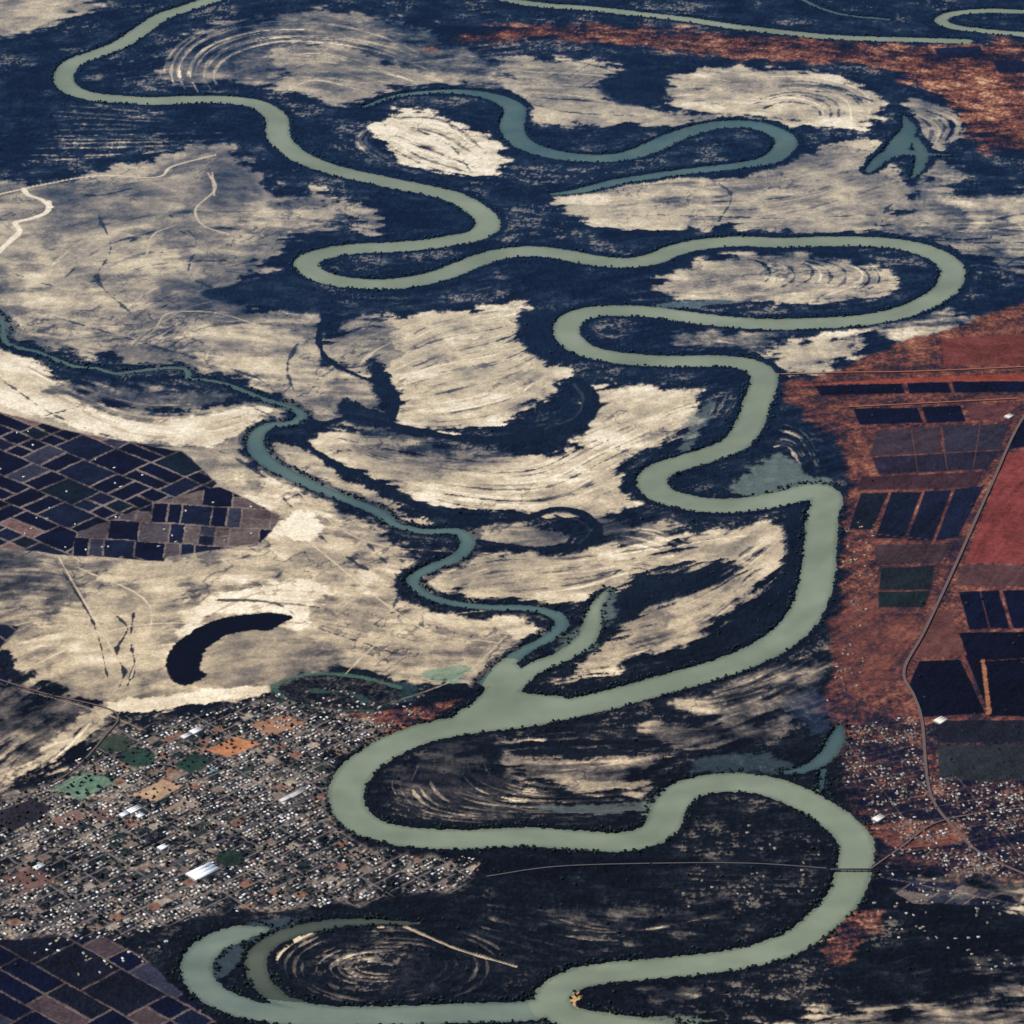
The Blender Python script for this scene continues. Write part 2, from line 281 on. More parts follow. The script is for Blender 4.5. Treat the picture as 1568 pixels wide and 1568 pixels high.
sand([(-130,1200),(100,1230),(200,1270),(100,1300),(-130,1300)],.25,60,40,10,1.6,.7)
T=T-VEIN*.22*sstep((T-.3)*4)
for L_,s,kk,bk in FL:
    for qn,P in enumerate(L_):
        vm=float(P[:,1].mean())
        hw=rng.uniform(.35,1.35)*float(syf(vm))*np.interp(np.linspace(0,1,len(P)),[0,.3,.7,1],[.15,1,1,.15])
        d=line_sd(P,hw,newfield(40),26)
        d+=nB*12+nC*4+nD*1.5
        m=sstep(-d/5+.5)*np.clip(1.05-bk*(.45-1.2*nA-.8*nC*bk-.8*nE+.2*s2*bk),0,1.25)
        sg=s*kk*1.1
        if s<0 and qn%3==1: sg=kk*.8
        T=T+sg*rng.uniform(.5,1.25)*m
def dark(P,fe=40,nz=25,stk=30,k=1.0,b=.12): sand(P,b,fe,nz,stk,.3,k,True,.08)
dark([(915,130),(960,112),(1010,118),(1015,150),(960,160)],50,30,30)
dark([(990,880),(1060,872),(1130,865),(1100,900),(1000,925),(960,955),(925,985),(880,1020),(835,1035),(850,1010),(920,985),(930,930)],60,25,60)
dark([(800,480),(880,490),(880,540),(840,560),(800,530),(790,500)],40,25,30)
dark([(320,455),(400,430),(480,440),(520,470),(460,475),(380,465)],50,30,30,.9)
dark([(790,1155),(830,1148),(1000,1150),(1000,1152),(850,1160)],20,10,20)
dark([(1205,790),(1232,780),(1228,850),(1215,900),(1160,960),(1080,1000),(1000,1030),(1090,980),(1175,920),(1208,860)],30,15,20)
dark([(565,555),(585,560),(605,610),(600,640),(585,625)],20,10,8)
dark([(520,615),(545,618),(600,645),(560,652),(525,640)],30,15,16)
def stroke(P,hw,val,fe=6,k=1.0,wob=8):
    global T
    d=line_sd(cr(P),hw,newfield(60),50)+nB*wob+nC*wob*.4
    T=T+(val-T)*sstep(-d/fe+.5)*k
stroke([(500,488),(488,515),(498,548),(535,572),(585,592),(606,612),(600,645)],14,.06)
stroke([(885,585),(903,612),(890,645),(840,665),(760,675),(680,670),(610,655),(540,642),(480,655),(425,660)],np.interp(np.arange(55),[0,10,30,54],[30,40,30,14]),.06,14)
stroke([(850,590),(868,610),(855,640),(800,655)],14,.08,12)
stroke([(878,590),(892,612),(880,640),(835,658)],6,.26,8,.8)
stroke([(455,672),(500,705),(560,735),(620,768),(700,797),(790,798),(850,782),(895,790),(915,815),(890,838),(820,842),(730,830)],np.interp(np.arange(67),[0,40,50,66],[18,24,20,10]),.06,12)
stroke([(850,790),(880,808),(870,835)],10,.07,12)
stroke([(858,792),(890,800),(902,818),(885,834)],5,.26,8,.7)
stroke([(700,1160),(780,1145),(900,1140),(1000,1140)],16,.05,20)
for P in ([(180,945),(195,965),(178,1000),(190,1030),(180,1060)],[(205,940),(200,980),(206,1020),(196,1050)],[(85,860),(130,930),(150,975),(165,1040)]):
    stroke(P,2.2,.15,4,.8,9)
for P in ([(975,340),(990,325),(1010,330)],[(1390,180),(1400,205),(1395,235),(1405,275),(1388,300),(1358,320),(1350,345)],[(1420,370),(1480,350),(1568,355),(1700,350)],[(1440,365),(1500,375),(1568,400),(1700,410)],[(1470,400),(1530,410),(1568,395),(1700,380)],
   [(60,480),(200,520),(380,575),(420,600)],[(200,370),(260,350),(330,385)],[(60,640),(180,610),(320,600),(420,640)],[(450,600),(440,560),(460,520)],[(0,580),(90,640),(210,680),(330,690),(420,740)],[(430,760),(500,830),(600,900)],[(940,880),(960,870),(1000,875)],
   [(1010,330),(1200,335),(1340,330)],[(430,1050),(520,1030),(640,1040)],[(1360,170),(1320,150),(1250,140)],[(1400,180),(1420,215),(1470,225)],[(-60,470),(0,500),(60,520),(150,545)],[(60,280),(140,300),(200,290)],
   [(150,330),(170,380),(150,430),(200,480)],[(260,330),(300,370),(290,420),(340,450)],[(20,420),(90,440),(150,430)],[(640,200),(690,225),(720,262)],[(1080,270),(1120,300),(1100,340)],[(560,830),(610,890),(600,940)],[(330,920),(420,925),(480,960),(600,1000)]):
    stroke(P,3.2,.14,6,.7,14)
for P,w,val in (([(75,310),(72,325),(50,335),(24,342),(30,356),(10,375),(-10,395)],13,1.04),([(36,290),(44,300),(62,306),(78,318)],13,1.04),([(318,265),(330,290),(300,320),(310,345),(350,360)],5,.8),([(325,265),(328,300)],4,.8),([(225,390),(235,360),(270,345)],4,.78),([(120,455),(180,450),(230,470)],3,.75),
   ([(0,298),(60,285),(150,270),(240,272),(265,255),(330,238)],6,.9),([(620,1420),(700,1455),(790,1482)],5,.85),([(240,500),(260,480),(330,480),(400,500)],3,.8),
   ([(585,1420),(490,1425),(440,1450),(420,1478),(428,1508),(465,1535),(530,1546),(630,1546)],8,.95),([(700,1215),(830,1245),(985,1240)],5,.45),
   ([(40,1060),(150,1090),(300,1150),(480,1180)],3,.7),([(0,965),(60,950)],3,.8),([(90,855),(180,1010)],3,.85),([(460,820),(640,960),(760,985)],2,.9),([(440,740),(560,830),(760,850)],2,.85),([(120,870),(230,930),(200,1040)],2,.9),([(30,1030),(200,960),(440,960)],2,.9),
   ([(560,1090),(700,1040),(780,970)],3,.75),([(500,1060),(620,960),(800,930)],2,.85)):
    stroke(P,w,val,6,.85,3)
sand([(436,800),(455,785),(485,795),(490,815),(470,830),(445,820)],1.1,24,8,4,.3)
rim=sstep((32+nB*26+nC*12+nD*5-sdW)/12)*sstep((1.25-T)*3)
rk=np.ones((N,N),f32); rk[sdR<45]=.5
T=T+(.05+.05*nC+.04*nD-T)*rim*rk
# ------------------------------------------------------------------ colour
def lin(c):
    c=np.asarray(c,float)/255; return np.where(c<=.04045,c/12.92,((c+.055)/1.055)**2.4)
def ramp(Tv,stops):
    k=[s[0] for s in stops]; out=np.empty(Tv.shape+(3,),f32)
    L=np.array([lin(s[1]) for s in stops])
    for c in range(3): out[...,c]=np.interp(Tv,k,L[:,c])
    return out
far=[(0,(9,27,52)),(.12,(19,39,64)),(.25,(50,64,82)),(.38,(88,91,98)),(.5,(122,117,113)),(.62,(156,146,132)),(.8,(194,179,152)),(1,(230,217,193))]  # bluer ramp for distant land: aerial haze painted into the ground colour
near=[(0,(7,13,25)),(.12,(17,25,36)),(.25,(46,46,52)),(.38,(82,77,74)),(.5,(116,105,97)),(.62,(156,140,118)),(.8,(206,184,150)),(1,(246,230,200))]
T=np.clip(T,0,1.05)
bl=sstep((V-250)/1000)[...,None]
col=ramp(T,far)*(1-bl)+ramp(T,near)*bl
def rgb(c): return lin(c).astype(f32)
def blend(m,c):
    global col
    col=col+(c-col)*m[...,None]
red=[(0,(14,22,46)),(.3,(54,42,52)),(.5,(104,62,56)),(.75,(148,98,78)),(1,(204,160,128))]
def redzone(P,bias,fe,nz,con,k=1.0,stk=10,sc=.06):
    sd=poly_sd(cr(P,True,5),160); m=sstep((-sd+nB*nz+STK*stk)/fe+.5)*k
    Tr=np.clip(bias+con*(nC*.16+nD*.16+nB*.18+nA*.1+STK*sc),0,1)
    blend(m,ramp(Tr,red))
redzone([(660,72),(760,46),(900,40),(1100,52),(1400,70),(1700,78),(1700,250),(1568,240),(1500,215),(1465,170),(1400,125),(1300,96),(1100,88),(900,62),(750,66)],.40,90,70,1.5,.8,40,.12)
redzone([(1380,95),(1480,90),(1568,110),(1600,170),(1568,225),(1500,200),(1440,150)],.52,90,70,1.5,.75,40,.1)
redzone([(1200,592),(1280,572),(1400,522),(1700,495),(1700,1110),(1400,1105),(1285,1112),(1262,1060),(1290,1000),(1292,800),(1300,720),(1250,650)],.43,40,30,1.1)
redzone([(1290,1110),(1400,1100),(1700,1190),(1700,1340),(1480,1350),(1345,1310),(1300,1220)],.19,60,30,1.7,.75)
redzone([(1345,1270),(1450,1262),(1470,1290),(1360,1300)],.55,20,14,.9)
redzone([(1270,1440),(1300,1400),(1340,1405),(1300,1470),(1270,1475)],.38,30,40,1.8,.8)
redzone([(520,1100),(640,1085),(700,1075),(600,1125),(545,1130)],.5,30,20,1.6)
redzone([(1290,930),(1400,935),(1370,1040),(1290,1050)],.46,60,25,.6)
def cells(P,o,e1,e2,pal,lw=.05,lc=(150,128,112),k=1.0,seed=0,fe=8):
    sd=poly_sd(P,60); m=sstep((-sd+nC*3+nB*8)/fe+.5)*k
    det=e1[0]*e2[1]-e1[1]*e2[0]; x=U-o[0]+nA*3; y=V-o[1]+nB*1.0
    a=(x*e2[1]-y*e2[0])/det; b=(-x*e1[1]+y*e1[0])/det
    ib=np.floor(b); off=np.mod(np.sin(ib*12.9+seed)*437.5,1); a=a+off*.6
    ia=np.floor(a); h=np.mod(np.sin(ia*127.1+ib*311.7+seed)*43758.5,1); sub=np.mod(h*7.7,1); sub2=np.mod(h*23.3,1)
    split=(sub>.5)&(np.mod(b,1)>.5); split2=(sub2>.6)&(np.mod(a,1)>.55)
    h=np.mod(h+split*.37+split2*.21,1)
    pa=np.array([rgb(c) for c in pal]); c=pa[(h*len(pal)).astype(int)%len(pal)]
    fa=np.mod(a,1); fb=np.mod(b,1)
    fr=np.minimum(fa,fb); fr=np.where(sub>.5,np.minimum(fr,np.abs(fb-.5)+.02),fr); fr=np.where(sub2>.6,np.minimum(fr,np.abs(fa-.55)+.02),fr)
    c=c*(1+.25*nC+.25*nD+.3*nB)[...,None]
    wig=(fr<lw)*np.clip(.6+.7*nB+.4*nD,.15,.95)
    c=c+(rgb(lc)-c)*wig[...,None]
    blend(m,c)
nav=(10,17,40);nav2=(20,28,50);brn=(112,84,82);slt=(50,52,68);grn=(16,28,42)
cells([(-130,600),(0,632),(120,664),(280,692),(335,742),(300,770),(250,860),(110,852),(-130,825)],(0,690),(52,22),(44,-20),[nav,nav,nav2,nav,nav2,nav,brn,nav,nav2,slt,nav,grn,nav,nav2],.06,(134,120,112),1,3)
cells([(240,770),(335,745),(432,792),(400,832),(240,856),(110,850),(120,815)],(240,770),(46,3),(-4,30),[nav,slt,(76,68,74),(86,74,76),nav2,nav,(96,84,82),nav],.06,(130,116,106),1,9)
cells([(-130,1440),(60,1405),(150,1425),(220,1470),(330,1568),(350,1700),(-130,1700)],(0,1450),(70,40),(62,-34),[nav,nav2,(14,18,32),(92,68,70),nav,(70,58,62),slt,nav,(18,22,36)],.045,(110,96,90),1,5)
cells([(1320,1340),(1420,1350),(1568,1370),(1560,1390),(1400,1385)],(1320,1340),(50,10),(30,-20),[slt,nav,(110,98,92),nav2],.06,(120,105,96),.8,5)
cells([(-130,945),(30,960),(0,1000),(10,1050),(-130,1070)],(0,950),(60,40),(30,-30),[nav,nav2],.05,(120,105,96),1,5)
def quad(P,c,fe=3,fur=.0):
    sd=poly_sd(P,40); m=sstep((-sd+nD*2+nC*1.5)/fe+.5)
    t=(1+.18*nC+.18*nD+.22*nB+.15*nA+fur*STK)[...,None]; blend(m,rgb(c)*t)
gb=(58,48,58)
for P,c in [([(1440,520),(1570,512),(1700,505),(1700,556),(1445,562)],(102,54,52)),([(1200,592),(1380,580),(1700,566),(1700,582),(1240,590)],(134,66,56)),
 ([(1248,592),(1380,589),(1386,604),(1256,607)],nav),([(1389,588),(1451,587),(1457,603),(1392,604)],nav),([(1457,586),(1700,584),(1700,600),(1462,603)],nav),
 ([(1306,627),(1404,626),(1413,649),(1316,652)],nav),([(1411,625),(1470,623),(1479,647),(1419,650)],nav),([(1480,622),(1550,619),(1530,643),(1485,645)],(88,54,56)),
 ([(1345,660),(1437,655),(1442,695),(1330,700)],gb),([(1443,655),(1545,650),(1530,690),(1448,694)],(48,46,60)),([(1335,702),(1528,692),(1512,720),(1345,728)],(38,36,52)),([(1320,732),(1505,724),(1495,748),(1312,752)],(58,40,48)),
 ([(1318,757),(1360,756),(1335,812),(1300,812)],(20,28,42)),([(1365,756),(1411,755),(1384,826),(1340,826)],(16,24,42)),([(1416,754),(1457,752),(1427,830),(1389,829)],(18,24,44)),([(1462,751),(1506,746),(1466,824),(1432,830)],nav2),
 ([(1350,872),(1430,868),(1425,905),(1345,905)],(28,36,44)),([(1345,908),(1424,907),(1415,932),(1345,932)],(24,36,40)),([(1340,835),(1460,835),(1440,862),(1340,866)],(62,48,54)),
 ([(1540,700),(1700,640),(1700,868),(1478,862),(1500,800)],(118,57,56)),([(1560,650),(1700,610),(1700,660),(1545,690)],nav),([(1475,865),(1700,870),(1700,900),(1462,898)],(78,54,56)),
 ([(1468,908),(1529,906),(1546,964),(1484,966)],nav),([(1535,906),(1700,904),(1700,963),(1551,964)],nav),([(1463,971),(1700,968),(1700,1098),(1516,1098)],(9,13,32)),([(1422,935),(1455,935),(1480,1005),(1395,1008)],(92,58,56)),
 ([(1408,1014),(1470,1012),(1508,1094),(1412,1100),(1392,1050)],(8,13,32)),([(1432,1105),(1700,1104),(1700,1136),(1436,1140)],(28,30,42)),([(1436,1143),(1700,1140),(1700,1195),(1438,1198)],(40,44,50)),([(1430,75),(1500,72),(1510,88),(1440,92)],(18,30,56)),([(1520,96),(1600,94),(1600,112),(1530,114)],(18,30,56))]:
    quad(P,c,5,.12)
quad([(1502,1012),(1508,1012),(1518,1094),(1511,1096)],(150,100,72))
for a_,b_ in (((1440,655),(1450,720)),((1395,660),(1405,724)),((1500,652),(1490,718)),((1568,1010),(1500,1015)),((1330,700),(1545,690)),((1440,925),(1400,1010)),((1300,815),(1460,832)),((1345,868),(1455,864)),((1500,905),(1515,965)),((1430,520),(1440,565))):
    d=line_sd([a_,b_],1.2,newfield(60),30); blend(sstep(-d/4+.5)*.6,rgb((128,84,72)))
scar=[(449,947),(428,940),(395,940),(350,946),(315,957),(285,974),(262,994),(253,1018),(259,1038),(275,1051),(295,1048),(318,1035),(307,1026),(310,1008),(318,992),(335,981),(352,972),(385,966),(415,966),(432,956)]
sdS=poly_sd(cr(scar,True,2),40); blend(sstep(-(sdS+nC*6+nD*3)/6+.5),rgb((8,14,32)))
def wet(P,c,fe=30,k=.8,nz=25):
    sd=poly_sd(cr(P,True,5),100); m=sstep((-sd+nB*nz+nC*14+STK*10)/fe+.5)*k; blend(m,rgb(c)*(1+.15*nC+.15*nB)[...,None])
wet([(1120,745),(1170,705),(1200,700),(1265,738),(1250,752),(1190,765),(1130,765)],(98,110,106),25,.8,60)
wet([(1040,690),(1060,640),(1085,615),(1095,625),(1060,670),(1050,695)],(86,98,100),20,.7)
wet([(985,1235),(1000,1228),(1020,1230),(1010,1258),(985,1255)],(108,118,108),15,.9,5)
wet([(830,1236),(985,1232),(990,1244),(860,1246)],(90,98,96),12,.7,12)
wet([(840,1000),(905,940),(925,905),(945,905),(920,970),(900,1000)],(92,106,102),30,.7,40)
wet([(1060,1180),(1110,1160),(1200,1165),(1215,1185),(1100,1190)],(56,70,78),25,.65,50)
wet([(1205,1075),(1260,1060),(1270,1120),(1230,1120)],(36,50,72),30,.6,50)
wet([(650,1035),(700,1022),(720,1030),(690,1046)],(96,134,112),10,.7,12)
wet([(600,1050),(640,1060),(600,1085),(560,1090)],(44,66,70),12,.6,20)
wet([(1010,465),(1110,460),(1120,468),(1020,474)],(88,104,110),10,.7,12)
wet([(345,1430),(400,1418),(480,1408),(410,1430),(375,1455),(350,1500),(330,1500),(325,1460)],(62,74,82),25,.7,30)
wet([(980,1560),(1080,1560),(1090,1568),(990,1572)],(112,120,104),10,.8,5)
blend(sstep((-poly_sd(cr([(415,1050),(500,1032),(610,1050),(600,1085),(500,1092),(425,1075)],True),60)+nB*15)/20+.5)*.8,ramp(np.clip(.18+.25*nC+.2*nD,0,1),near))
def wst(P,hw,c,k=.9,wob=8,fe=5):
    d=line_sd(cr(P),hw,newfield(60),40)+nB*wob+nC*3; blend(sstep(-d/fe+.5)*k,rgb(c))
wst([(418,1052),(450,1038),(500,1033),(560,1040),(612,1054)],8,(70,98,86))
wst([(420,1056),(440,1075),(500,1088),(570,1090)],7,(56,82,76))
wst([(480,1060),(530,1062),(560,1075)],10,(44,68,66))
# town ground
townP=[(-130,1250),(0,1230),(100,1190),(165,1125),(280,1100),(420,1065),(540,1100),(600,1112),(520,1165),(500,1240),(545,1296),(640,1312),(745,1322),(700,1362),(500,1388),(330,1398),(180,1440),(60,1430),(-130,1460)]
sdTown=poly_sd(townP,160); mt=sstep((-sdTown+nB*25)/40+.5)
Tt=np.clip(.32+.28*nC+.24*nD+.22*nB+.08*nA,0,1); blend(mt*.92,ramp(Tt,near))
town2=[(1290,1112),(1400,1098),(1425,1190),(1700,1200),(1700,1345),(1480,1345),(1350,1300),(1330,1240),(1290,1200)]
ca43,sa43=math.cos(math.radians(43.5)),math.sin(math.radians(43.5))
TO=ground(270,1322)
tu=(WX-TO[0])*ca43+(WY-TO[1])*sa43; tv=-(WX-TO[0])*sa43+(WY-TO[1])*ca43
lu=np.floor((tu+60)/40);lv_=np.floor((tv+32)/32); hl=np.mod(np.sin(lu*91.7+lv_*47.3)*43758.5,1)
lotc=np.array([rgb(c) for c in [(128,110,98),(24,40,44),(136,98,80),(18,26,38),(168,152,134),(30,48,48)]])
lc_=lotc[(hl*97%6).astype(int)]*(1+.25*nC+.3*nD)[...,None]
lotm=((hl<.16)&(sdTown<-10)).astype(f32)*.8
blend(lotm,lc_)
street=(np.abs(np.mod(tv+32,64)-32)<3.0)|(np.abs(np.mod(tu+60,120)-60)<3.0)
blend((street*mt*.7).astype(f32),rgb((126,118,114)))
blend(((np.abs(tv)<7)*mt).astype(f32),rgb((78,74,80)))
# village lanes on the right bank
ca2,sa2=math.cos(.3),math.sin(.3); u2=WX*ca2+WY*sa2; v2=-WX*sa2+WY*ca2
m2=sstep(-poly_sd(town2,60)/20+.3)
blend((((np.abs(np.mod(v2,72)-36)<2.6)|(np.abs(np.mod(u2,130)-65)<2.6))*m2*np.clip(.55+.8*nB,.05,.85)).astype(f32),rgb((118,98,88)))
for P,c in [([(80,1210),(128,1184),(182,1196),(125,1226)],(92,116,96)),([(315,1150),(360,1130),(400,1140),(350,1160)],(174,118,84)),([(120,1250),(160,1235),(190,1245),(150,1262)],(112,88,82)),
  ([(200,1220),(250,1195),(280,1205),(240,1228)],(168,138,110)),([(70,1262),(110,1240),(140,1250),(100,1270)],(122,96,86)),([(250,1240),(290,1220),(310,1230),(275,1250)],(142,126,110)),([(380,1110),(440,1095),(470,1110),(410,1130)],(156,114,90)),([(0,1345),(50,1330),(90,1350),(40,1370)],(108,82,76)),([(-20,1250),(50,1225),(80,1240),(20,1275)],(44,40,50))]:
    quad(P,c,4,.08)
d=line_sd([(86,1211),(128,1189),(174,1198),(125,1221),(86,1211)],.8,newfield(60),20); blend(sstep(-d/3+.5)*.6,rgb((170,176,158)))
def disc(cx,cy,r,c,fe=4):
    t=np.linspace(0,2*np.pi,20,endpoint=False); s=float(sxf(cy))/float(syf(cy)); quad([(cx+r*math.cos(a),cy+r*s*math.sin(a)) for a in t],c,fe,.05)
disc(212,1162,26,(42,62,54));disc(175,1140,26,(56,66,58));disc(352,1316,22,(36,52,46))
quad([(265,1172),(300,1155),(325,1168),(290,1186)],(36,58,52))
quad([(318,1180),(328,1175),(334,1181),(324,1186)],(84,160,180))
wet([(872,1518),(885,1512),(888,1545),(930,1555),(940,1562),(885,1555)],(196,160,110),6,.95,3)
# ------------------------------------------------------------------ elevation
veg=sstep((.32-T)/.2)
lum=col.mean(-1); veg=veg*sstep((.06-lum)/.04)
tree_ok=veg.copy()
Z=3.0+nA*1.2+veg*(3.2+2.4*nC+2.0*nD)+STS*.4
Z=np.maximum(Z,1.8)
sdE=sdW+edge
Z=np.minimum(Z,np.clip(sdE*.7,-3,60)+.9)
Z=np.where(sdW<70,Z,np.maximum(Z,1.8)).astype(f32)
# ------------------------------------------------------------------ meshes
def mk(name,co,quads=None,tris=None,attrs=(),mat=None,smooth=False):
    me=bpy.data.meshes.new(name); co=np.asarray(co,f32)
    me.vertices.add(len(co)); me.vertices.foreach_set('co',co.ravel())
    lv=[];ls=[];off=0
    if quads is not None and len(quads):
        q=np.asarray(quads,np.int32); lv.append(q.ravel()); ls.append(off+np.arange(len(q))*4); off+=len(q)*4
    if tris is not None and len(tris):
        q=np.asarray(tris,np.int32); lv.append(q.ravel()); ls.append(off+np.arange(len(q))*3); off+=len(q)*3
    lv=np.concatenate(lv);ls=np.concatenate(ls).astype(np.int32)
    me.loops.add(len(lv)); me.loops.foreach_set('vertex_index',lv)
    me.polygons.add(len(ls)); me.polygons.foreach_set('loop_start',ls)
    if smooth: me.polygons.foreach_set('use_smooth',np.ones(len(ls),bool))
    me.update(calc_edges=True); me.validate()
    for an,dom,c in attrs:
        a=me.attributes.new(an,'FLOAT_COLOR',dom); cc=np.ones((len(c),4),f32); cc[:,:3]=c; a.data.foreach_set('color',cc.ravel())
    o=bpy.data.objects.new(name,me); bpy.context.scene.collection.objects.link(o)
    if mat: me.materials.append(mat)
    return o
def nodes(name):
    m=bpy.data.materials.new(name); m.use_nodes=True; nt=m.node_tree; return m,nt,nt.nodes['Principled BSDF']
def attr_mat(name,amp,scales,rough=.95,spec=.1):
    m,nt,bs=nodes(name); bs.inputs['Roughness'].default_value=rough; bs.inputs['Specular IOR Level'].default_value=spec
    at=nt.nodes.new('ShaderNodeAttribute'); at.attribute_name='cover'
    geo=nt.nodes.new('ShaderNodeNewGeometry'); cur=at.outputs['Color']
    for sc,a in zip(scales,amp):
        n=nt.nodes.new('ShaderNodeTexNoise'); n.inputs['Scale'].default_value=1/sc; n.inputs['Detail'].default_value=3; n.inputs['Roughness'].default_value=.7
        nt.links.new(geo.outputs['Position'],n.inputs['Vector'])
        mr=nt.nodes.new('ShaderNodeMapRange'); mr.inputs[1].default_value=.3; mr.inputs[2].default_value=.7; mr.inputs[3].default_value=1-a; mr.inputs[4].default_value=1+a
        nt.links.new(n.outputs['Fac'],mr.inputs[0])
        v=nt.nodes.new('ShaderNodeVectorMath'); v.operation='SCALE'; nt.links.new(cur,v.inputs[0]); nt.links.new(mr.outputs[0],v.inputs['Scale']); cur=v.outputs[0]
    nt.links.new(cur,bs.inputs['Base Color'])
    return m
gm=attr_mat('floodplain_ground',(.24,.14),(9,40))
ex=np.array([60,160,400,1000,2500,7000,20000,60000.])
cu=np.concatenate([X0-ex[::-1],g,g[-1]+ex]); 
ytop=WY[0,0]; ybot=WY[-1,0]
yfar=ytop+np.array([100,400,1000,2500,6000,15000,50000,150000.])[::-1]; ynear=ybot-np.array([60,200,600,1500,3000,6000,12000,60000.])
yy=np.concatenate([yfar,WY[:,0],ynear]); n0=8; M=N+16
scl=np.concatenate([np.full(8,SX[0]),SX,np.full(8,SX[-1])])
FX=((cu[None,:]-784)*scl[:,None]).astype(f32); FY=np.repeat(yy[:,None],M,1).astype(f32)
FZ=np.full((M,M),2.5,f32); FC=np.empty((M,M,3),f32)
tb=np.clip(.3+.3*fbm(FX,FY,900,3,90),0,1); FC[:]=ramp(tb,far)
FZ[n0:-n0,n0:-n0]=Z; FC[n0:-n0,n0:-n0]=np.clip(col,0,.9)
ids=np.arange(M*M,dtype=np.int32).reshape(M,M)
q=np.stack([ids[1:,:-1],ids[1:,1:],ids[:-1,1:],ids[:-1,:-1]],-1).reshape(-1,4)
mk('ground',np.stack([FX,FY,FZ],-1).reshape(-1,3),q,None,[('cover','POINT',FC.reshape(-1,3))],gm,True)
print('ground',time.time()-t00)
def water_mat(name,c,c2,rough=.3,spec=.22):
    m,nt,bs=nodes(name); bs.inputs['Roughness'].default_value=rough; bs.inputs['Specular IOR Level'].default_value=spec
    geo=nt.nodes.new('ShaderNodeNewGeometry'); n=nt.nodes.new('ShaderNodeTexNoise'); n.inputs['Scale'].default_value=1/300; n.inputs['Detail'].default_value=6; n.inputs['Roughness'].default_value=.62
    nt.links.new(geo.outputs['Position'],n.inputs['Vector'])
    mx=nt.nodes.new('ShaderNodeMix'); mx.data_type='RGBA'; mx.inputs[6].default_value=(*lin(c),1); mx.inputs[7].default_value=(*lin(c2),1)
    mr=nt.nodes.new('ShaderNodeMapRange'); mr.inputs[1].default_value=.35; mr.inputs[2].default_value=.65
    nt.links.new(n.outputs['Fac'],mr.inputs[0]); nt.links.new(mr.outputs[0],mx.inputs[0])
    # suspended silt varies from bank to midstream
    at=nt.nodes.new('ShaderNodeAttribute'); at.attribute_name='cover'
    mu=nt.nodes.new('ShaderNodeVectorMath'); mu.operation='MULTIPLY'; nt.links.new(mx.outputs[2],mu.inputs[0]); nt.links.new(at.outputs['Color'],mu.inputs[1])
    nt.links.new(mu.outputs[0],bs.inputs['Base Color'])
    n2=nt.nodes.new('ShaderNodeTexNoise'); n2.inputs['Scale'].default_value=1/6; n2.inputs['Detail'].default_value=2
    nt.links.new(geo.outputs['Position'],n2.inputs['Vector'])
    b=nt.nodes.new('ShaderNodeBump'); b.inputs['Strength'].default_value=.15; b.inputs['Distance'].default_value=.3
    nt.links.new(n2.outputs['Fac'],b.inputs['Height']); nt.links.new(b.outputs['Normal'],bs.inputs['Normal'])
    return m
idg=np.arange(N*N,dtype=np.int32).reshape(N,N)
def water(name,sd,z,mat):
    fl=sd<16; qm=fl[1:,:-1]|fl[1:,1:]|fl[:-1,1:]|fl[:-1,:-1]
    q=np.stack([idg[1:,:-1],idg[1:,1:],idg[:-1,1:],idg[:-1,:-1]],-1)[qm]
    u,inv=np.unique(q,return_inverse=True)
    co=np.stack([WX.ravel()[u],WY.ravel()[u],np.full(len(u),z,f32)],-1)
    m=(.70+.30*sstep((-(sdW+edge)).ravel()[u]/20+nC.ravel()[u]*.25))*(1+.06*nB.ravel()[u]+.05*s3.ravel()[u]+.08*nA.ravel()[u])
    cc=np.stack([m*(.92+.08*m),m,m*(1.02)],-1)
    mk(name,co,inv.reshape(-1,4),None,[('cover','POINT',cc)],mat,True)
water('river',np.minimum(sdM,sdT),.6,water_mat('silty_river_water',(120,130,108),(133,141,119)))
water('meander_loop',sdL,.5,water_mat('calm_river_water',(106,119,108),(120,131,114)))
water('tributary_river',sdR,.35,water_mat('tributary_water',(74,98,97),(90,109,101)))
water('oxbow_lake',sdO,.1,water_mat('lagoon_water',(60,88,92),(88,108,102)))
water('lagoon',sdK,.15,water_mat('green_lagoon_water',(58,82,88),(72,92,88)))
water('meander_channel',sdI,.2,water_mat('still_channel_water',(70,78,68),(84,90,76)))
print('water mesh',time.time()-t00)
# ------------------------------------------------------------------ trees (one mass)
def sample(fld,u,v):
    i=np.clip(((u-X0)/ST+.5).astype(int),0,N-1); j=np.clip(((v-X0)/ST+.5).astype(int),0,N-1); return fld[j,i]
M_=520000
u=rng.uniform(X0,X1-3,M_); v=rng.uniform(X0,X1-3,M_)
sdv=sample(sdE,u,v); vg=sample(tree_ok,u,v); nn=sample(nC,u,v); nb=sample(nB,u,v)
p=vg*.035*np.clip(nn+.3,0,1)*np.clip((v-200)/800,.15,1)
p=np.where((sdv>-1)&(sdv<20),np.clip(.45+1.3*nb,.03,.8)*np.clip(sample(T,u,v)<.5,0,1)+.03,p)
p=np.where(sample(sdTown,u,v)<-5,.12,p)
p=np.where(sdv<-1,0,p)
p*=np.clip(syf(v)/4,.5,2)*.5
k=rng.random(M_)<p; u=u[k];v=v[k]
print('trees',len(u))
if len(u)>44000: u=u[:44000];v=v[:44000]
phi=(1+5**.5)/2
ico=np.array([(-1,phi,0),(1,phi,0),(-1,-phi,0),(1,-phi,0),(0,-1,phi),(0,1,phi),(0,-1,-phi),(0,1,-phi),(phi,0,-1),(phi,0,1),(-phi,0,-1),(-phi,0,1)])/math.hypot(1,phi)
